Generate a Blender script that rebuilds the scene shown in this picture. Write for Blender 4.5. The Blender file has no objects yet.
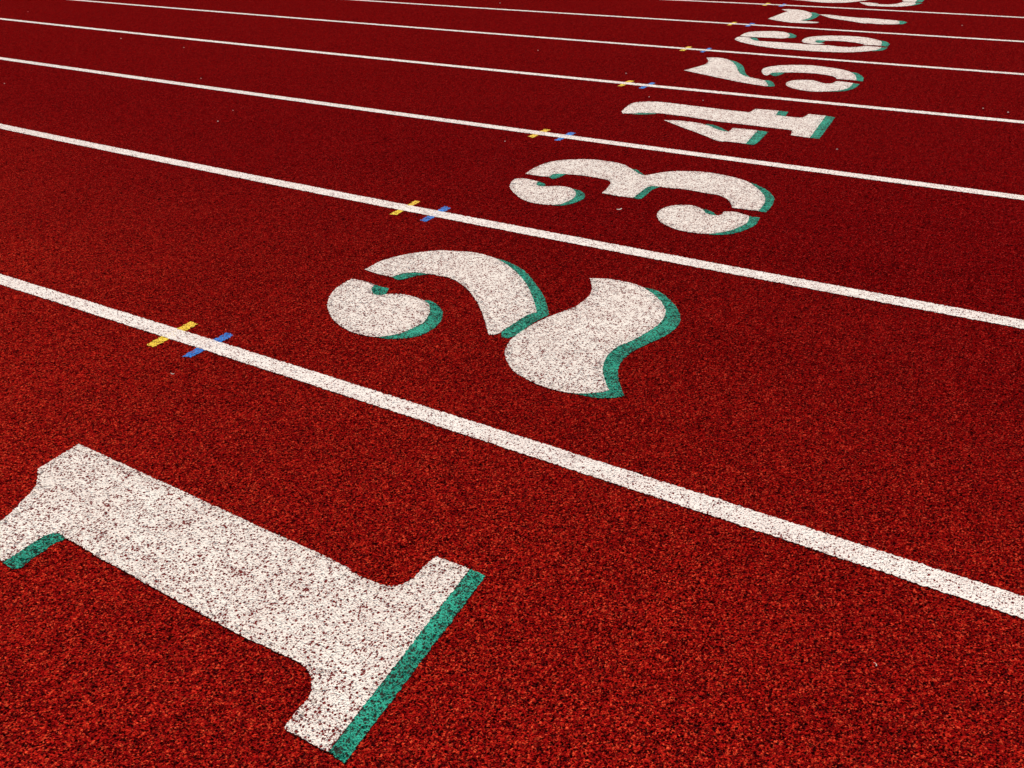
import bpy, bmesh, math, random
from mathutils import Vector, Matrix, noise
from mathutils.geometry import tessellate_polygon

random.seed(7)
S = bpy.context.scene
C = S.collection
R = math.radians

# ------------------------------------------------------------------ survey of the track
# X runs along the lanes, Y across them (lane 1 nearest), Z up; metres.
F, PITCH, ROLL, H, YAW = 802.1385, 0.5751209, -0.0220576, 1.1885941, 2.0895311
LINE0, LANE = 1.3627, 1.22          # line between lanes 1 and 2, lane pitch
cy, sy, cp, sp = math.cos(YAW), math.sin(YAW), math.cos(PITCH), math.sin(PITCH)
FW = Vector((cy*cp, sy*cp, -sp)); RT0 = Vector((sy, -cy, 0)); UP0 = RT0.cross(FW)
RT = math.cos(ROLL)*RT0 + math.sin(ROLL)*UP0
UP = -math.sin(ROLL)*RT0 + math.cos(ROLL)*UP0


def gp(x, y):
    """ground point seen in direction (x, y): used to survey the painted outlines"""
    d = FW*F + RT*(x-512) + UP*(384-y)
    t = -H/d.z
    return Vector((d.x*t, d.y*t))


# ------------------------------------------------------------------ helpers
def tag(o, label=None, cat=None, group=None, kind=None):
    if label: o['label'] = label
    if cat: o['category'] = cat
    if group: o['group'] = group
    if kind: o['kind'] = kind
    return o


def link_mesh(name, verts, faces, m, parent=None, loc=None):
    me = bpy.data.meshes.new(name)
    me.from_pydata(verts, [], faces)
    me.update()
    me.materials.append(m)
    o = bpy.data.objects.new(name, me)
    C.objects.link(o)
    if parent is not None: o.parent = parent
    if loc is not None: o.location = loc
    return o


def catmull(run, n=14):
    """smooth open run through its points"""
    if len(run) == 2: return [run[0], run[1]]
    out = []
    P = [2*run[0]-run[1]] + run + [2*run[-1]-run[-2]]
    for i in range(1, len(P)-2):
        p0, p1, p2, p3 = P[i-1:i+3]
        for k in range(n):
            t = k/n
            out.append(0.5*((2*p1)+(p2-p0)*t+(2*p0-5*p1+4*p2-p3)*t*t+(3*p1-p0-3*p2+p3)*t**3))
    out.append(run[-1])
    return out


def outline(pts):
    """pts: list of (x, y[, 1 for a corner]) -> closed smooth outline on the ground"""
    P = [gp(p[0], p[1]) for p in pts]
    cor = [i for i, p in enumerate(pts) if len(p) > 2]
    n = len(P)
    if not cor:
        Q = [P[i % n] for i in range(-1, n+2)]
        return catmull(Q)[14:-15]
    out = []
    for a, b in zip(cor, cor[1:]+[cor[0]+n]):
        run = [P[i % n] for i in range(a, b+1)]
        out += catmull(run)[:-1]
    return out


def rough(poly, step=0.005, amp=0.0022):
    """walk the outline in small steps and fray it the way paint breaks over granules"""
    out = []
    n = len(poly)
    for i in range(n):
        a, b = poly[i], poly[(i+1) % n]
        L = (b-a).length
        if L < 1e-7: continue
        k = max(1, int(L/step))
        t = (b-a)/L
        nn = Vector((-t.y, t.x))
        for j in range(k):
            p = a+(b-a)*(j/k)
            if out and (p-out[-1]).length < step*0.45: continue
            w = noise.noise((p.x*190, p.y*190, 3.1))*amp*1.5 + noise.noise((p.x*420, p.y*420, 9.7))*amp
            w += noise.noise((p.x*14, p.y*14, 1.7))*amp*0.5
            out.append(p+nn*w)
    return out


def slab(name, poly, z, m, parent=None, origin=None, cell=0.03):
    """a coat of paint: a thin coat that takes the relief of the crumb under it"""
    o2 = origin or Vector((0, 0))
    bm = bmesh.new()
    bm.faces.new([bm.verts.new((p.x, p.y, 0)) for p in poly])
    bm.normal_update()
    for ax in (0, 1):
        lo, hi = min(p[ax] for p in poly), max(p[ax] for p in poly)
        q = math.ceil(lo/cell)*cell
        while q < hi:
            co = [0, 0, 0]; co[ax] = q+0.0003; no = [0, 0, 0]; no[ax] = 1
            bmesh.ops.bisect_plane(bm, geom=bm.verts[:]+bm.edges[:]+bm.faces[:], plane_co=co, plane_no=no, dist=1e-6)
            q += cell
    bmesh.ops.triangulate(bm, faces=[f for f in bm.faces if len(f.verts) > 4])
    bm.normal_update()
    for f in bm.faces:
        if f.normal.z < 0: f.normal_flip()
    for v in bm.verts: v.co = (v.co.x-o2.x, v.co.y-o2.y, z)
    me = bpy.data.meshes.new(name); bm.to_mesh(me); bm.free()
    me.materials.append(m)
    o = bpy.data.objects.new(name, me); C.objects.link(o)
    if parent is not None: o.parent = parent
    elif origin is not None: o.location = (o2.x, o2.y, 0)
    return o


# ------------------------------------------------------------------ materials
def N(nt, t, **kw):
    n = nt.nodes.new(t)
    for k, v in kw.items(): setattr(n, k, v)
    return n


def mth(nt, op, a, b=None, c=None, clamp=False):
    n = N(nt, 'ShaderNodeMath', operation=op); n.use_clamp = clamp
    for i, v in enumerate((a, b, c)):
        if v is None: continue
        if isinstance(v, (int, float)): n.inputs[i].default_value = v
        else: nt.links.new(v, n.inputs[i])
    return n.outputs[0]


def mapr(nt, v, a, b, c=0.0, d=1.0, smooth=True):
    n = N(nt, 'ShaderNodeMapRange'); n.clamp = True
    if smooth: n.interpolation_type = 'SMOOTHSTEP'
    nt.links.new(v, n.inputs['Value'])
    for k, x in zip(('From Min', 'From Max', 'To Min', 'To Max'), (a, b, c, d)): n.inputs[k].default_value = x
    return n.outputs[0]


def mixc(nt, f, a, b):
    n = N(nt, 'ShaderNodeMix', data_type='RGBA')
    for k, v in ((0, f), (6, a), (7, b)):
        if isinstance(v, (int, float)): n.inputs[k].default_value = v
        elif isinstance(v, tuple): n.inputs[k].default_value = (*v, 1)
        else: nt.links.new(v, n.inputs[k])
    return n.outputs[2]


def granules():
    """shared node group: the crumb of the rubber, the same everywhere in the world"""
    g = bpy.data.node_groups.new('granules', 'ShaderNodeTree')
    for nm in ('Height', 'Cell', 'Pit', 'Fine', 'Hole'):
        g.interface.new_socket(nm, in_out='OUTPUT', socket_type='NodeSocketFloat')
    geo = N(g, 'ShaderNodeNewGeometry')
    # keep the pattern in plan only
    mp = N(g, 'ShaderNodeVectorMath', operation='MULTIPLY'); mp.inputs[1].default_value = (1, 1, 0)
    g.links.new(geo.outputs['Position'], mp.inputs[0])
    wob = N(g, 'ShaderNodeTexNoise'); wob.inputs['Scale'].default_value = 330; wob.inputs['Detail'].default_value = 1
    g.links.new(mp.outputs[0], wob.inputs['Vector'])
    sc = N(g, 'ShaderNodeVectorMath', operation='MULTIPLY_ADD')
    g.links.new(wob.outputs['Color'], sc.inputs[0]); sc.inputs[1].default_value = (.0028, .0028, 0)
    g.links.new(mp.outputs[0], sc.inputs[2])
    v1 = N(g, 'ShaderNodeTexVoronoi', feature='F1'); v1.inputs['Scale'].default_value = GS
    g.links.new(sc.outputs[0], v1.inputs['Vector'])
    n1 = N(g, 'ShaderNodeTexNoise'); n1.inputs['Scale'].default_value = GS*0.62
    n1.inputs['Detail'].default_value = 2.5; n1.inputs['Roughness'].default_value = .65
    g.links.new(mp.outputs[0], n1.inputs['Vector'])
    n2 = N(g, 'ShaderNodeTexNoise'); n2.inputs['Scale'].default_value = GS*2.1; n2.inputs['Detail'].default_value = 1
    g.links.new(mp.outputs[0], n2.inputs['Vector'])
    col = N(g, 'ShaderNodeSeparateColor'); g.links.new(v1.outputs['Color'], col.inputs[0])
    # each crumb is a rounded lump sitting at its own height
    lump = mapr(g, v1.outputs['Distance'], 0.0, 0.75, 1.0, 0.0)
    cellh = mth(g, 'MULTIPLY', col.outputs[0], 0.55)
    h = mth(g, 'ADD', mth(g, 'MULTIPLY', lump, 0.55), cellh)
    h = mth(g, 'ADD', h, mth(g, 'MULTIPLY', n1.outputs['Fac'], 0.9))
    h = mth(g, 'ADD', h, mth(g, 'MULTIPLY', n2.outputs['Fac'], 0.25))
    # scattered pits wider than a crumb, each of its own size, some closed
    v3 = N(g, 'ShaderNodeTexVoronoi', feature='F1'); v3.inputs['Scale'].default_value = 185
    wob2 = N(g, 'ShaderNodeVectorMath', operation='MULTIPLY_ADD')
    g.links.new(n2.outputs['Color'], wob2.inputs[0]); wob2.inputs[1].default_value = (.004, .004, 0)
    g.links.new(mp.outputs[0], wob2.inputs[2]); g.links.new(wob2.outputs[0], v3.inputs['Vector'])
    c3 = N(g, 'ShaderNodeSeparateColor'); g.links.new(v3.outputs['Color'], c3.inputs[0])
    hole = mth(g, 'SUBTRACT', mth(g, 'MULTIPLY', c3.outputs[0], 0.60), v3.outputs['Distance'])
    out = N(g, 'NodeGroupOutput')
    g.links.new(hole, out.inputs['Hole'])
    h = mth(g, 'SUBTRACT', h, mapr(g, hole, -0.02, 0.22, 0.0, 0.42))
    g.links.new(h, out.inputs['Height'])
    g.links.new(col.outputs[1], out.inputs['Cell'])
    g.links.new(n1.outputs['Fac'], out.inputs['Pit'])
    g.links.new(n2.outputs['Fac'], out.inputs['Fine'])
    return g


GS = 335.0
DISP = 0.0032
USE_DISP = True
GR = granules()


def rubber_colour(nt, gr):
    """base colour of the red crumb: mixed granules, with the near-to-far falloff of light painted in"""
    geo = N(nt, 'ShaderNodeNewGeometry')
    big = N(nt, 'ShaderNodeTexNoise'); big.inputs['Scale'].default_value = 1.3; big.inputs['Detail'].default_value = 5
    nt.links.new(geo.outputs['Position'], big.inputs['Vector'])
    def ramp(stops):
        cr = N(nt, 'ShaderNodeValToRGB'); e = cr.color_ramp
        e.elements[0].position, e.elements[0].color = stops[0][0], (*stops[0][1], 1)
        e.elements[1].position, e.elements[1].color = stops[-1][0], (*stops[-1][1], 1)
        for p, c in stops[1:-1]: e.elements.new(p).color = (*c, 1)
        nt.links.new(gr.outputs['Cell'], cr.inputs['Fac'])
        return cr.outputs[0]
    far_dim = ramp([(0.0, (0.03, 0.0004, 0.0006)), (0.25, (0.10, 0.0005, 0.0008)), (0.6, (0.17, 0.0008, 0.0012)),
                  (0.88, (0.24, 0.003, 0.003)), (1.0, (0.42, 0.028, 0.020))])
    near_lit = ramp([(0.0, (0.010, 0.001, 0.001)), (0.10, (0.03, 0.001, 0.001)), (0.22, (0.21, 0.003, 0.003)), (0.6, (0.42, 0.009, 0.006)),
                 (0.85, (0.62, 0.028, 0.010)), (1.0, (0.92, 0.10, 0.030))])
    # near lanes brighter, far ones dimmer: light falloff put into the colour
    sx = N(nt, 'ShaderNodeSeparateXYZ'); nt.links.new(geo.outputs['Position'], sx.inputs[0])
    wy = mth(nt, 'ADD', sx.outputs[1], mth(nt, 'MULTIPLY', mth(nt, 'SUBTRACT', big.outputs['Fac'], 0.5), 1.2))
    wear_and_light = mapr(nt, wy, -0.7, 3.3, 1.0, 0.0)
    col = mixc(nt, wear_and_light, far_dim, near_lit)
    # slight unevenness of the laid surface, metres across
    soil = N(nt, 'ShaderNodeTexNoise'); soil.inputs['Scale'].default_value = 0.8; soil.inputs['Detail'].default_value = 7
    soil.inputs['Roughness'].default_value = 0.62
    nt.links.new(geo.outputs['Position'], soil.inputs['Vector'])
    col = mixc(nt, mapr(nt, soil.outputs['Fac'], 0.32, 0.66, 0.0, 0.25), col, (0.17, 0.003, 0.003))
    mot = N(nt, 'ShaderNodeTexNoise'); mot.inputs['Scale'].default_value = 38; mot.inputs['Detail'].default_value = 4
    mot.inputs['Roughness'].default_value = 0.7
    nt.links.new(geo.outputs['Position'], mot.inputs['Vector'])
    col = mixc(nt, mapr(nt, mot.outputs['Fac'], 0.40, 0.62, 0.20, 0.0), col, (0.03, 0.001, 0.001))
    # black binder rubber showing low between the crumbs
    low = mapr(nt, gr.outputs['Height'], 0.62, 0.95, 1.0, 0.0)
    pits = mapr(nt, gr.outputs['Hole'], 0.06, 0.20, 0.0, 0.85)
    col = mixc(nt, mth(nt, 'MAXIMUM', mth(nt, 'MULTIPLY', low, 0.7), pits), col, (0.006, 0.002, 0.003))
    return col, low


def surface(nt, gr, col, rough_, spec, disp=DISP, bump=0.5, fill=None):
    b = N(nt, 'ShaderNodeBsdfPrincipled')
    nt.links.new(col, b.inputs['Base Color'])
    b.inputs['Roughness'].default_value = rough_
    b.inputs['Specular IOR Level'].default_value = spec
    out = N(nt, 'ShaderNodeOutputMaterial')
    nt.links.new(b.outputs[0], out.inputs['Surface'])
    bp = N(nt, 'ShaderNodeBump'); bp.inputs['Strength'].default_value = bump
    bp.inputs['Distance'].default_value = disp
    nt.links.new(gr.outputs['Height'], bp.inputs['Height'])
    if not USE_DISP: nt.links.new(bp.outputs[0], b.inputs['Normal'])
    else:
        dn = N(nt, 'ShaderNodeDisplacement'); dn.inputs['Scale'].default_value = disp
        dn.inputs['Midlevel'].default_value = 1.7
        hh = gr.outputs['Height']
        if fill is not None:      # paint pools in the pits and levels them
            hh = mth(nt, 'SMOOTH_MAX', hh, fill, 0.15)
        nt.links.new(hh, dn.inputs['Height']); nt.links.new(dn.outputs[0], out.inputs['Displacement'])
    return b


def new_mat(name):
    m = bpy.data.materials.new(name); m.use_nodes = True
    if USE_DISP: m.displacement_method = 'DISPLACEMENT'
    m.node_tree.nodes.clear()
    gr = m.node_tree.nodes.new('ShaderNodeGroup'); gr.node_tree = GR
    return m, m.node_tree, gr


def mat_rubber():
    m, nt, gr = new_mat('red_rubber')
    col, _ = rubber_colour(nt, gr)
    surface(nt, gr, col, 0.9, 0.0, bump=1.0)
    return m


def mat_paint(name, base, base2, lo, hi, cover=1.0, fill=0.92, hole=0.0, under=((0.20, 0.013, 0.010), (0.03, 0.006, 0.006))):
    """paint rolled over the crumb: misses the deepest pits, thin in places"""
    m, nt, gr = new_mat(name)
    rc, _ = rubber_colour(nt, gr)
    geo = N(nt, 'ShaderNodeNewGeometry')
    v = N(nt, 'ShaderNodeTexNoise'); v.inputs['Scale'].default_value = 9; v.inputs['Detail'].default_value = 4
    nt.links.new(geo.outputs['Position'], v.inputs['Vector'])
    wear_and_light = N(nt, 'ShaderNodeTexNoise'); wear_and_light.inputs['Scale'].default_value = 28; wear_and_light.inputs['Detail'].default_value = 3
    nt.links.new(geo.outputs['Position'], wear_and_light.inputs['Vector'])
    pc = mixc(nt, mapr(nt, v.outputs['Fac'], 0.35, 0.65), base, base2)
    pc = mixc(nt, mth(nt, 'MULTIPLY', gr.outputs['Cell'], 0.16), pc, tuple(x*0.62 for x in base))
    h = mth(nt, 'SUBTRACT', gr.outputs['Height'], mth(nt, 'MULTIPLY', mth(nt, 'SUBTRACT', wear_and_light.outputs['Fac'], 0.5), 0.5))
    bare = mapr(nt, h, lo, hi, cover, 0.0)
    hw = mth(nt, 'ADD', gr.outputs['Hole'], mth(nt, 'MULTIPLY', mth(nt, 'SUBTRACT', wear_and_light.outputs['Fac'], 0.5), 0.35))
    bare = mth(nt, 'MAXIMUM', bare, mapr(nt, hw, hole, hole+0.12, 0.0, 1.0))
    # in the pits the crumb itself is mostly dark red
    pit = mixc(nt, mapr(nt, gr.outputs['Fine'], 0.42, 0.6), *under)
    col = mixc(nt, bare, pc, pit)
    surface(nt, gr, col, 0.8, 0.03, bump=0.8, fill=fill)
    return m


M = {
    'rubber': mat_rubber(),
    'white': mat_paint('white_paint', (0.78, 0.69, 0.595), (0.74, 0.64, 0.55), 0.64, 0.80, fill=0.95, hole=-0.05),
    'line': mat_paint('white_line_paint', (0.80, 0.71, 0.625), (0.77, 0.665, 0.585), 0.60, 0.76, fill=0.95, hole=0.07),
    'green': mat_paint('green_paint', (0.036, 0.36, 0.235), (0.024, 0.26, 0.17), 0.72, 0.94, fill=0.9, hole=-0.10, under=((0.03, 0.03, 0.02), (0.006, 0.016, 0.014))),
    'yellow': mat_paint('yellow_paint', (0.88, 0.62, 0.06), (0.84, 0.52, 0.06), 0.62, 0.80, fill=0.95, hole=0.18),
    'blue': mat_paint('blue_paint', (0.04, 0.28, 0.72), (0.04, 0.20, 0.56), 0.68, 0.86, fill=0.95, hole=0.10),
}


def simple(name, c, rough_=0.7):
    m = bpy.data.materials.new(name); m.use_nodes = True
    nt = m.node_tree; b = nt.nodes['Principled BSDF']
    n = N(nt, 'ShaderNodeTexNoise'); n.inputs['Scale'].default_value = 14; n.inputs['Detail'].default_value = 6
    col = mixc(nt, mapr(nt, n.outputs['Fac'], .3, .7), c, tuple(x*0.6 for x in c))
    nt.links.new(col, b.inputs['Base Color']); b.inputs['Roughness'].default_value = rough_
    return m


# ------------------------------------------------------------------ ground
def grid(name, xs, ys, z, m):
    v = [(x, y, z) for y in ys for x in xs]
    nx = len(xs)
    f = [(j*nx+i, j*nx+i+1, (j+1)*nx+i+1, (j+1)*nx+i) for j in range(len(ys)-1) for i in range(nx-1)]
    return link_mesh(name, v, f, m)


tag(grid('ground', [-3000, -400, -60, 60, 400, 3000], [-3000, -400, -30, 60, 400, 3000], -0.03,
         simple('infield_grass', (0.07, 0.11, 0.03), 0.9)), 'green infield beyond the running track', kind='structure')
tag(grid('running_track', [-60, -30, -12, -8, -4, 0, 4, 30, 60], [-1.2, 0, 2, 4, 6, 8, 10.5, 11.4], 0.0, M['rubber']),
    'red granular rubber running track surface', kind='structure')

# ------------------------------------------------------------------ lane lines
ORD = ['', 'first', 'second', 'third', 'fourth', 'fifth', 'sixth', 'seventh', 'eighth']
SURVEY = {1: [(32, 288.8), (512, 441.5), (992, 596.7)], 2: [(32, 132.6), (512, 228.0), (992, 318.2)],
          3: [(32, 62.7), (512, 129.1), (992, 193.4)], 4: [(32, 22.1), (512, 71.7), (992, 118.9)],
          5: [(84, 0.6), (592, 41.2), (992, 71.7)], 6: [(512, 9.9), (640, 17.8), (992, 39.5)],
          7: [(690, 0.6), (848, 8.2), (992, 15.7)]}


def line_y(k):
    nom = LINE0+LANE*(k-1)
    if k not in SURVEY: return lambda x: nom
    q = [gp(*p) for p in SURVEY[k]]
    (x0, y0), (x1, y1), (x2, y2) = q

    def f(x):
        xc = min(max(x, x0-0.5), x2+0.5)
        v = (y0*(xc-x1)*(xc-x2)/((x0-x1)*(x0-x2)) + y1*(xc-x0)*(xc-x2)/((x1-x0)*(x1-x2))
             + y2*(xc-x0)*(xc-x1)/((x2-x0)*(x2-x1)))
        far = min(1.0, abs(x-xc)/12)
        return v*(1-far)+nom*far
    return f


LW = {0: .058, 1: .0575, 2: .061, 3: .058, 4: .054, 5: .050, 6: .049, 7: .049, 8: .05}
LL = {0: 'white inner edge line of lane 1, nearest line to the camera',
      1: 'white lane line between the big number 1 and number 2, widest in view',
      2: 'white lane line between number 2 and number 3',
      3: 'white lane line between number 3 and number 4',
      4: 'white lane line between number 4 and number 5',
      5: 'white lane line between number 5 and number 6',
      6: 'thin white lane line between number 6 and number 7',
      7: 'thin white lane line between number 7 and the number cut off at the top edge',
      8: 'outermost white edge line beyond the farthest number'}
for k in range(0, 9):
    fy = line_y(k)
    near = {0: (-4, 3), 1: (-5, 1.5), 2: (-7, 1.5), 3: (-9, 2), 4: (-11, 2), 5: (-12, 2), 6: (-12, 2), 7: (-12, 2), 8: (-6, 3)}[k]
    stp = 0.005 if k <= 3 else 0.009
    xs = [-60+0.5*i for i in range(int((near[0]+60)/0.5))]
    n = int((near[1]-near[0])/stp)
    xs += [near[0]+stp*i for i in range(n+1)]
    x = near[1]+0.5
    while x < 60: xs.append(x); x += 0.5
    verts, faces = [], []
    for x in xs:
        yc = fy(x)
        wid = LW[k]+(0.0022*min(max(x+0.8, -2), 1.2) if k == 1 else 0)
        rows = []
        for s in (-1, 1):
            j = noise.noise((x*190, s*7+k*3.3, 0))*0.0034+noise.noise((x*420, s*7+k*3.3, 5))*0.002+noise.noise((x*9, s*7+k, 8))*0.0012
            rows.append(yc+s*(wid/2)+j)
        verts += [(x, rows[0], 0.0014), (x, rows[1], 0.0014)]
    for i in range(len(xs)-1):
        a = i*2; b = a+2
        faces.append((a, b, b+1, a+1))
    o = link_mesh('lane_line', verts, faces, M['line'])
    tag(o, LL[k], 'lane line', 'white lines between the running lanes')

# ------------------------------------------------------------------ change-over marks under the lines
WHERE = {1: 'nearest lane line, left of the number 2', 2: 'lane line between numbers 2 and 3',
         3: 'lane line between numbers 3 and 4', 4: 'lane line between numbers 4 and 5',
         5: 'lane line between numbers 5 and 6', 6: 'lane line between numbers 6 and 7',
         7: 'farthest lane line in view, above the number 7'}
YP = {1: (172.7, 333.5), 2: (406.9, 206.6), 3: (538.6, 133), 4: (625.8, 83), 5: (686.1, 48.3), 6: (732.7, 23), 7: (767.5, 3.7)}
BP = {1: (208.6, 344.6), 2: (436.2, 212.8), 3: (564.7, 136.5), 4: (648.4, 84.8), 5: (705.3, 50.3), 6: (749.6, 24.7), 7: (783, 4.9)}
for col, T in (('yellow', YP), ('blue', BP)):
    for k, px in T.items():
        c = gp(*px)
        c.y = line_y(k)(c.x)
        rnd = random.Random(k*10+len(col))
        hl = rnd.uniform(0.081, 0.089)
        hw = rnd.uniform(0.0145, 0.0180)
        sk = rnd.uniform(0.001, 0.009)
        j = lambda a=0.004: rnd.uniform(-a, a)
        pol = [c+Vector((-hw-sk+j(), -hl+j(.006))), c+Vector((hw-sk+j(), -hl+j(.008))), c+Vector((hw+sk+j(), hl+j(.006))),
               c+Vector((-hw+sk+j(), hl+j(.008)))]
        o = slab(col+'_tick', [p-c for p in rough(pol, 0.004, 0.004)], 0.0008, M[col])
        o.location = (c.x, c.y, 0)
        tag(o, f'{col} tick painted across the {WHERE[k]}', 'tick mark', f'{col} ticks crossing the lane lines')


# ------------------------------------------------------------------ numbers
def cr(ox, oy, s, *pts):
    return [(ox+p[0]/s, oy+p[1]/s)+tuple(p[2:]) for p in pts]


A = lambda *p: cr(0, 430, 4, *p)
A2 = lambda *p: cr(100, 540, 4, *p)
A3 = lambda *p: cr(256, 530, 3.2266, *p)
A4 = lambda *p: cr(0, 500, 9.6, *p)
B1 = lambda *p: cr(310, 240, 4, *p)
B2 = lambda *p: cr(490, 260, 5.12, *p)
B3 = lambda *p: cr(320, 250, 8, *p)
B4 = lambda *p: cr(430, 240, 8, *p)
C1 = lambda *p: cr(500, 150, 8, *p)
C2 = lambda *p: cr(590, 150, 8, *p)
C3 = lambda *p: cr(660, 150, 8, *p)
D1 = lambda *p: cr(610, 80, 8, *p)
D2 = lambda *p: cr(720, 80, 8, *p)
E1 = lambda *p: cr(680, 40, 10.667, *p)
E2 = lambda *p: cr(772, 40, 10.667, *p)
F1 = lambda *p: cr(728, 20, 10.667, *p)
F2 = lambda *p: cr(800, 20, 10.667, *p)
G1 = lambda *p: cr(764, 0, 16, *p)
G2 = lambda *p: cr(816, 0, 16, *p)
G3 = lambda *p: cr(868, 0, 16, *p)
c = 1
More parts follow.
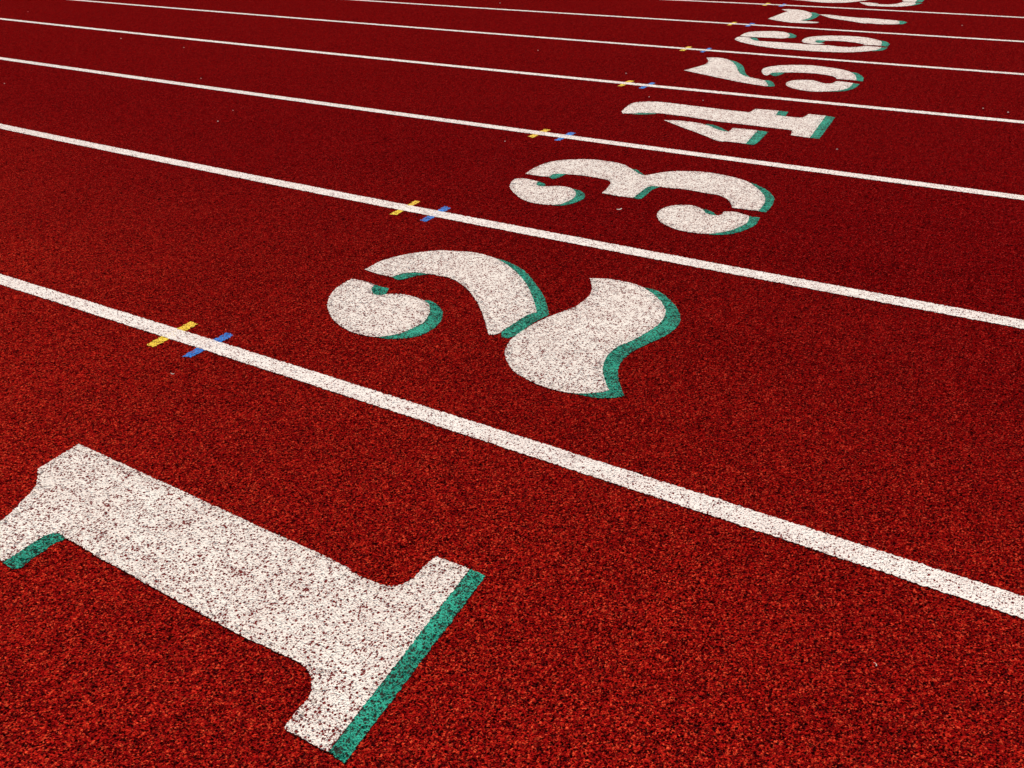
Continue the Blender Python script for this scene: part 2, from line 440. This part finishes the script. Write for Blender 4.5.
NUM = {
 1: dict(label='giant white number 1 with teal drop shadow, nearest number, partly cut by the left edge',
  white=[A((315, 55, c), (640, 202), (1020, 378)) + A2((640, -52), (860, 45), (1000, 115)) + A3((300, 130), (385, 168), (440, 180), (500, 160), (545, 115), (580, 84, c), (690, 125, c), (232, 715, c), (90, 640, c))
         + A2((790, 680), (838, 622), (848, 570), (830, 520), (780, 480), (690, 437), (540, 370), (400, 290), (250, 210), (100, 125), (0, 72))
         + A((330, 468), (265, 433, c), (240, 415), (215, 411), (180, 422), (128, 452), (55, 501)) + [(3, 561.0, c), (-22, 541, c), (-12, 529)]
         + A((20, 350), (80, 290), (130, 240), (148, 200), (150, 155, c))],
  green=[A4((18, 592, c), (110, 657, c), (205, 645, c), (300, 565), (400, 500), (500, 425), (625, 370, c), (560, 290, c), (400, 320), (300, 385), (110, 520, c)),
         A3((690, 125, c), (742, 145, c), (285, 752, c), (232, 715, c), (205, 680, c), (650, 130, c))]),
 2: dict(label='white stencilled number 2 with teal drop shadow in the second lane',
  white=[B3((255, 228, c), (345, 246), (437, 274, c), (418, 300), (412, 325), (430, 350), (480, 360), (535, 351, c), (600, 350), (680, 357), (780, 382), (840, 408), (872, 440), (876, 500), (830, 575), (750, 620), (640, 665), (520, 688), (430, 692), (300, 668), (200, 628), (110, 560), (68, 485), (58, 430), (85, 355), (150, 290)),
         B3((358, 155, c), (460, 100), (580, 58), (720, 28), (880, 8)) + B4((80, 82), (200, 88), (350, 98), (480, 130), (560, 163), (640, 213), (710, 275), (770, 350), (810, 430), (836, 500), (852, 575, c), (770, 603), (660, 672), (580, 725), (530, 752), (470, 756, c), (440, 650), (400, 540), (340, 440), (250, 350), (150, 300), (50, 281))
         + B3((940, 198), (850, 187), (780, 178), (700, 180), (640, 192), (570, 213, c), (500, 198), (430, 180)),
         B2((510, 92, c), (600, 95), (700, 112), (780, 138), (850, 185), (893, 240), (890, 295), (840, 345), (750, 400), (650, 445), (602, 490), (578, 550), (588, 615), (612, 665, c), (560, 677), (440, 682), (300, 655), (180, 604), (115, 560), (80, 500), (80, 450), (120, 395), (200, 340), (300, 290), (430, 240), (500, 190), (522, 150), (518, 115))],
  green=[B3((437, 274, c), (490, 290), (552, 302, c), (530, 345), (515, 365, c), (440, 380, c), (390, 325, c)),
         B3((838, 398, c), (885, 402), (940, 440), (978, 485), (980, 530), (955, 580), (900, 630), (800, 680), (680, 704), (540, 708), (430, 688, c), (600, 650), (780, 570), (840, 500), (840, 440)),
         B3((572, 213, c), (630, 237), (700, 222), (780, 203), (870, 190, c), (780, 165), (640, 175)),
         B4((535, 148, c), (600, 163), (700, 208), (780, 268), (860, 368), (920, 470), (955, 595, c), (860, 640), (770, 700), (690, 768)) + B1((830, 378), (792, 392, c), (765, 386, c), (765, 366, c)) + B4((700, 620), (825, 565, c), (800, 460), (700, 300), (600, 210)),
         B2((785, 138, c), (850, 153), (920, 200), (968, 265), (970, 320), (920, 372), (820, 422), (740, 460), (680, 510), (657, 560), (662, 620), (687, 692, c), (640, 703), (540, 703), (425, 681, c), (480, 665), (595, 650, c), (560, 600), (560, 540), (590, 470), (700, 400), (850, 310), (870, 250), (840, 200))]),
 3: dict(label='white stencilled number 3 with teal drop shadow in the third lane',
  white=[C1((132, 226, c), (200, 228), (305, 250, c), (292, 268), (300, 282), (345, 290), (400, 290), (480, 288), (560, 302), (602, 330), (600, 370), (560, 400), (490, 430), (420, 438), (300, 428), (200, 402), (130, 358), (88, 315), (78, 285), (95, 250)),
         C1((203, 188, c), (260, 150), (350, 110), (450, 86), (600, 74), (750, 76), (900, 95)) + C2((230, 104), (290, 124), (345, 158), (395, 190), (435, 203, c), (500, 192), (600, 175), (720, 168), (860, 172)) + C3((400, 180), (500, 198), (600, 220), (700, 252), (770, 298), (820, 348), (842, 385), (832, 430), (788, 485, c), (700, 475), (578, 460, c), (568, 430), (540, 393), (470, 360), (350, 340), (200, 313), (60, 300))
         + C2((560, 292), (475, 290), (410, 332), (348, 382, c), (220, 366), (94, 343, c), (135, 308), (167, 266, c), (150, 245), (80, 225)) + C1((640, 200), (560, 194), (500, 190), (430, 190), (395, 214, c), (300, 204)),
         C3((515, 492, c), (600, 495), (715, 526, c), (700, 575), (640, 612), (560, 642), (460, 662), (370, 668), (250, 658), (130, 633), (50, 600), (0, 570)) + C2((545, 548), (535, 518), (560, 480), (620, 453), (700, 440), (800, 440)) + C3((300, 455), (345, 478), (370, 505), (430, 520), (478, 520))],
  green=[C1((300, 248, c), (350, 262), (366, 278, c), (345, 300, c), (280, 300, c), (270, 260, c)),
         C1((585, 308, c), (640, 323), (675, 350), (674, 382), (620, 412), (540, 435), (470, 443), (375, 434, c), (480, 410), (570, 360)),
         C1((385, 212, c), (430, 228), (480, 213), (530, 190, c), (480, 165), (400, 175)),
         C2((325, 148, c), (375, 158), (410, 180), (445, 205, c), (400, 215), (350, 185)),
         C2((455, 290, c), (500, 286), (565, 291, c), (500, 315), (435, 368), (400, 389), (335, 382, c), (390, 330)),
         C3((725, 258, c), (790, 283), (870, 330), (914, 385), (897, 440), (850, 496, c), (780, 486, c), (815, 430), (825, 380), (780, 310)),
         C3((335, 468, c), (390, 480), (430, 500), (450, 524, c), (400, 525), (350, 500)),
         C3((710, 524, c), (797, 540, c), (770, 590), (700, 630), (600, 662), (500, 676), (390, 672, c), (500, 640), (620, 600), (690, 560))]),
 4: dict(label='white stencilled number 4 with teal drop shadow in the fourth lane',
  white=[D1((92, 250, c), (130, 215), (175, 187), (230, 176), (340, 172), (450, 180), (700, 210)) + D2((0, 232), (140, 248), (235, 258, c), (285, 230, c), (470, 245, c), (447, 278, c), (530, 290), (640, 300), (685, 288), (708, 271, c), (847, 285, c), (718, 462, c), (568, 440, c), (576, 402, c), (540, 396), (300, 367), (0, 332)) + D1((700, 305), (580, 287), (400, 266), (340, 264), (250, 262), (180, 268), (100, 266, c)),
         D1((430, 320, c), (560, 325), (700, 342), (800, 368), (870, 398)) + D2((65, 414, c), (105, 383, c), (302, 402, c), (205, 508, c), (60, 492), (-10, 488)) + D1((780, 454), (700, 422), (560, 370))],
  green=[D1((160, 266, c), (200, 272), (320, 272), (375, 266, c), (340, 255), (200, 255)),
         D2((465, 244, c), (547, 252, c), (522, 290, c), (440, 290, c), (430, 265, c)),
         D2((843, 284, c), (921, 297, c), (795, 468, c), (712, 460, c), (700, 450, c), (830, 280, c)),
         D1((760, 348, c), (850, 363), (955, 413, c), (900, 415), (800, 375)),
         D2((298, 401, c), (384, 412, c), (350, 450), (300, 500), (262, 518, c), (200, 507, c), (190, 498, c), (285, 398, c))]),
 5: dict(label='white stencilled number 5 with teal drop shadow in the fifth lane',
  white=[E1((45, 322, c), (130, 300), (220, 275), (275, 255), (300, 230), (297, 208), (283, 188, c), (400, 187), (500, 205), (560, 235), (600, 280), (622, 330), (655, 365), (740, 395), (840, 415), (905, 432, c), (940, 480), (925, 493, c), (800, 475), (600, 440), (350, 388)),
         E1((872, 330), (890, 303), (960, 283), (1010, 277)) + E2((80, 270), (250, 265), (420, 270), (600, 290), (750, 315), (840, 342), (890, 380), (902, 430, c), (800, 422), (690, 412, c), (665, 392), (600, 375), (450, 355), (250, 345), (120, 345), (40, 345)) + E1((980, 348), (960, 362), (925, 377), (885, 360)),
         E2((690, 438, c), (780, 446), (865, 458, c), (815, 510), (700, 540), (600, 547), (480, 549), (350, 540), (220, 512), (165, 490), (148, 468), (170, 445), (240, 428), (350, 425), (450, 432), (530, 455), (590, 465), (640, 460))],
  green=[E1((515, 208, c), (600, 230), (670, 275), (690, 330), (705, 360), (750, 398, c), (690, 395), (620, 350), (570, 270)),
         E1((880, 425, c), (960, 432), (1000, 460), (1013, 492, c), (925, 493, c), (890, 470, c)),
         F1((445, 575, c), (500, 596), (560, 582), (605, 562, c), (560, 535), (480, 545)),
         E2((835, 340, c), (905, 350), (955, 378), (977, 405), (972, 438, c), (890, 430, c), (875, 390)),
         E2((860, 458, c), (936, 468, c), (900, 500), (830, 530), (750, 545), (600, 549, c), (700, 525), (800, 495))]),
 6: dict(label='white stencilled number 6 with teal drop shadow in the sixth lane',
  white=[F1((128, 168, c), (180, 140), (250, 125), (400, 118), (550, 122), (630, 136), (660, 160), (645, 185, c), (580, 195), (450, 188), (250, 180)),
         F1((73, 203), (90, 187), (135, 178), (235, 186, c), (255, 205), (310, 220), (400, 228), (600, 240), (800, 255)) + F2((100, 260), (300, 270), (450, 285), (600, 288), (690, 275, c), (870, 288, c), (845, 310), (780, 325), (600, 340), (450, 343), (200, 335), (0, 320)) + F1((500, 300), (300, 270), (150, 237), (90, 217)),
         F2((22, 220), (50, 195), (120, 178), (250, 168), (400, 167), (550, 172), (700, 185), (800, 205), (868, 228), (868, 272, c), (780, 268), (690, 265, c), (650, 250), (550, 235), (400, 222), (280, 220, c), (205, 214), (165, 222), (180, 240), (268, 249, c), (180, 257), (80, 248), (30, 235))],
  green=[F1((625, 134, c), (690, 145), (736, 172, c), (710, 188), (640, 190, c), (640, 160)),
         F1((220, 184, c), (300, 190), (328, 214, c), (310, 225), (250, 205)),
         F2((770, 324), (868, 289, c), (936, 292, c), (890, 318), (800, 330)),
         F2((150, 212, c), (290, 212, c), (230, 240), (180, 246)),
         F2((855, 215, c), (920, 230), (960, 256, c), (935, 282, c), (860, 273, c))]),
 7: dict(label='small white stencilled number 7 with teal drop shadow in the seventh lane',
  white=[G1((63, 298, c), (200, 245), (340, 192), (378, 178), (330, 165), (283, 150, c), (400, 147), (550, 155), (680, 180), (755, 210), (765, 240), (735, 280), (660, 308), (600, 325), (700, 338), (885, 355, c), (800, 369), (500, 364), (300, 342), (150, 317)),
         G2((45, 230, c), (200, 235), (450, 262), (700, 285)) + G3((0, 290), (190, 305), (380, 320), (470, 330), (505, 350), (490, 382), (400, 387), (200, 386), (0, 370)) + G2((760, 370), (500, 330), (250, 290), (120, 252))],
  green=[G1((735, 195, c), (820, 202), (892, 235, c), (830, 280), (740, 315), (600, 328, c), (700, 295), (745, 260)),
         G3((460, 328, c), (560, 334), (632, 355, c), (570, 381), (470, 387, c))]),
 8: dict(label='white stencilled number cut off by the top edge, in the farthest lane',
  white=[[(785, -2.2), (791, -0.6), (804, 0.6), (814, 1.7), (825, 2.5), (842, 2.6), (853, 1.9), (864, 0.5), (876, -1.6, c), (868, -1.9), (855, -1.3), (840, -1.0), (820, -1.2), (805, -1.7), (798, -2.6), (801, -3.4), (790, -3.2)],
         G2((695, 35, c), (850, 40), (1000, 57)) + G3((100, 61), (300, 70), (450, 60), (550, 33, c), (755, 33, c), (760, 60), (700, 85), (560, 100), (400, 105), (200, 100), (0, 87)) + G2((750, 62)),
         G3((560, 24, c), (760, 28, c), (785, -5), (730, -35), (640, -48), (500, -56), (300, -62), (100, -60), (-60, -55), (60, -38), (300, -36), (460, -28), (545, -5)),
         [(790, -3.9), (805, -5.4), (830, -6.0), (855, -5.2), (868, -3.7, c), (866, -3.0, c), (850, -4.0), (830, -4.6), (812, -4.3), (802, -3.7)]],
  green=[G3((745, 34, c), (880, 46, c), (800, 68), (720, 86), (650, 92, c), (720, 70)),
         G3((750, 28, c), (870, 28, c), (897, 0), (880, -25), (800, -38), (740, -34, c), (765, -5))]),
}
for k, d in NUM.items():
    whites = [outline(p) for p in d['white']]
    allp = [p for w in whites for p in w]
    cen = Vector(((min(p.x for p in allp)+max(p.x for p in allp))/2, (min(p.y for p in allp)+max(p.y for p in allp))/2))
    e = bpy.data.objects.new('lane_number', None); C.objects.link(e)
    e.location = (cen.x, cen.y, 0); e.empty_display_size = 0.2
    tag(e, d['label'], 'lane number', 'stencilled lane numbers painted across the track')
    st, am = (0.004, 0.0017) if k <= 3 else (0.007, 0.0018)
    for w in whites:
        slab('white_stroke', rough(w, st, am), 0.0017, M['white'], e, cen)
    for g in d['green']:
        slab('teal_shadow', rough(outline(g), st, am), 0.0011, M['green'], e, cen)

# ------------------------------------------------------------------ litter blown on to the track
def litter(px, ln, wd, curl, ang, label):
    """a curled shred: a ribbon with thickness bent over itself, lying on the crumb"""
    p = gp(*px)
    n = 9
    vs, fs = [], []
    for i in range(n):
        t = i/(n-1)-0.5
        a = t*curl
        x = (math.sin(a)/curl)*ln; y = (1-math.cos(a))/curl*ln
        w_ = wd*(1-1.3*t*t)
        z = 0.0012+0.0016*abs(t)*2
        for s_, dz in ((-1, 0), (1, 0.0006), (1, 0.0016), (-1, 0.0010)):
            vs.append((x-math.sin(a)*s_*w_/2, y+math.cos(a)*s_*w_/2, z+dz))
    for i in range(n-1):
        for q in range(4):
            fs.append((i*4+q, i*4+(q+1) % 4, i*4+4+(q+1) % 4, i*4+4+q))
    fs += [(3, 2, 1, 0), ((n-1)*4, (n-1)*4+1, (n-1)*4+2, (n-1)*4+3)]
    o = link_mesh('litter_shred', vs, fs, SHRED)
    o.location = (p.x, p.y, 0.0045); o.rotation_euler = (0, 0, ang)
    return o


SHRED = simple('dry_shred', (0.70, 0.60, 0.48), 0.8)
tag(litter((619.5, 211), 0.024, 0.005, 1.2, 0.9, ''), 'pale dry shred lying below the middle of the number 3', 'litter')
tag(litter((875.5, 667), 0.011, 0.0014, 3.2, 2.2, ''), 'tiny curled pale fibre on bare red rubber at lower right', 'litter')
tag(litter((173, 376), 0.012, 0.0022, 0.8, 0.2, ''), 'tiny straight pale fibre below the yellow tick on the nearest line', 'litter')
FLECKS = [(28, 12), (121, 39), (184, 48), (201, 79), (218, 122), (4.6, 84), (233, 111), (500, 3.5), (538, 51), (505, 142),
          (626, 74), (649, 97.5), (837, 150), (983, 109), (1008, 113), (703, 101), (962, 26)]
frnd = random.Random(3)
for px in FLECKS:
    p = gp(*px); d = math.sqrt(p.x**2+p.y**2+H*H)
    r = frnd.uniform(0.0022, 0.0036)*min(1.0+d*0.10, 1.8)
    bm = bmesh.new(); bmesh.ops.create_icosphere(bm, subdivisions=2, radius=r)
    for v in bm.verts:
        v.co *= 1+0.35*noise.noise(v.co*260+Vector((px[0], px[1], 0)))
        v.co.z *= 0.6
    me = bpy.data.meshes.new('grit_speck'); bm.to_mesh(me); bm.free()
    me.materials.append(GRIT := bpy.data.materials.get('pale_grit') or simple('pale_grit', (0.85, 0.55, 0.45), 0.9))
    o = bpy.data.objects.new('grit_speck', me); C.objects.link(o); o.location = (p.x, p.y, 0.002+r*0.3)
    tag(o, 'tiny pale speck of grit lying on the red rubber', 'grit', 'specks of grit scattered on the track')

# ------------------------------------------------------------------ real crumb relief
if USE_DISP:
    S.render.engine = 'CYCLES'
    S.cycles.feature_set = 'EXPERIMENTAL'
    S.cycles.dicing_rate = 1.0; S.cycles.offscreen_dicing_scale = 16; S.cycles.max_subdivisions = 14
    for o in list(C.objects):
        if o.type == 'MESH' and o.data.materials and o.data.materials[0].name not in ('infield_grass', 'dry_shred', 'pale_grit'):
            md = o.modifiers.new('relief', 'SUBSURF'); md.subdivision_type = 'SIMPLE'; md.levels = 0; md.render_levels = 1
            o.cycles.use_adaptive_subdivision = True

# ------------------------------------------------------------------ light
w = bpy.data.worlds.new('World'); S.world = w; w.use_nodes = True
nt = w.node_tree; nt.nodes.clear()
SUN_EL, SUN_AZ = 42.0, 118.0       # azimuth: direction towards the sun in the XY plane, from +X
sky = N(nt, 'ShaderNodeTexSky', sky_type='NISHITA'); sky.sun_disc = False
sky.sun_elevation = R(SUN_EL); sky.sun_rotation = R(90-SUN_AZ)
bg = N(nt, 'ShaderNodeBackground'); bg.inputs['Strength'].default_value = 0.07
ow = N(nt, 'ShaderNodeOutputWorld')
nt.links.new(sky.outputs[0], bg.inputs['Color']); nt.links.new(bg.outputs[0], ow.inputs['Surface'])
sl = bpy.data.lights.new('sun', 'SUN'); sl.energy = 4.2; sl.angle = R(0.5); sl.color = (1.0, 0.95, 0.88)
so = bpy.data.objects.new('sun', sl); C.objects.link(so)
dirv = Vector((math.cos(R(SUN_AZ))*math.cos(R(SUN_EL)), math.sin(R(SUN_AZ))*math.cos(R(SUN_EL)), math.sin(R(SUN_EL))))
so.rotation_euler = dirv.to_track_quat('Z', 'Y').to_euler(); so.location = dirv*20

# ------------------------------------------------------------------ camera
cd = bpy.data.cameras.new('camera'); cam = bpy.data.objects.new('camera', cd); C.objects.link(cam)
cd.sensor_width = 36; cd.lens = F/1024*36; cd.clip_start = 0.05; cd.clip_end = 6000
mm = Matrix((RT, UP, -FW)).transposed().to_4x4(); mm.translation = (0, 0, H)
cam.matrix_world = mm
S.camera = cam
S.view_settings.view_transform = 'Standard'; S.view_settings.look = 'None'
S.view_settings.exposure = 0.45; S.view_settings.gamma = 1.0; S.view_settings.use_curve_mapping = False
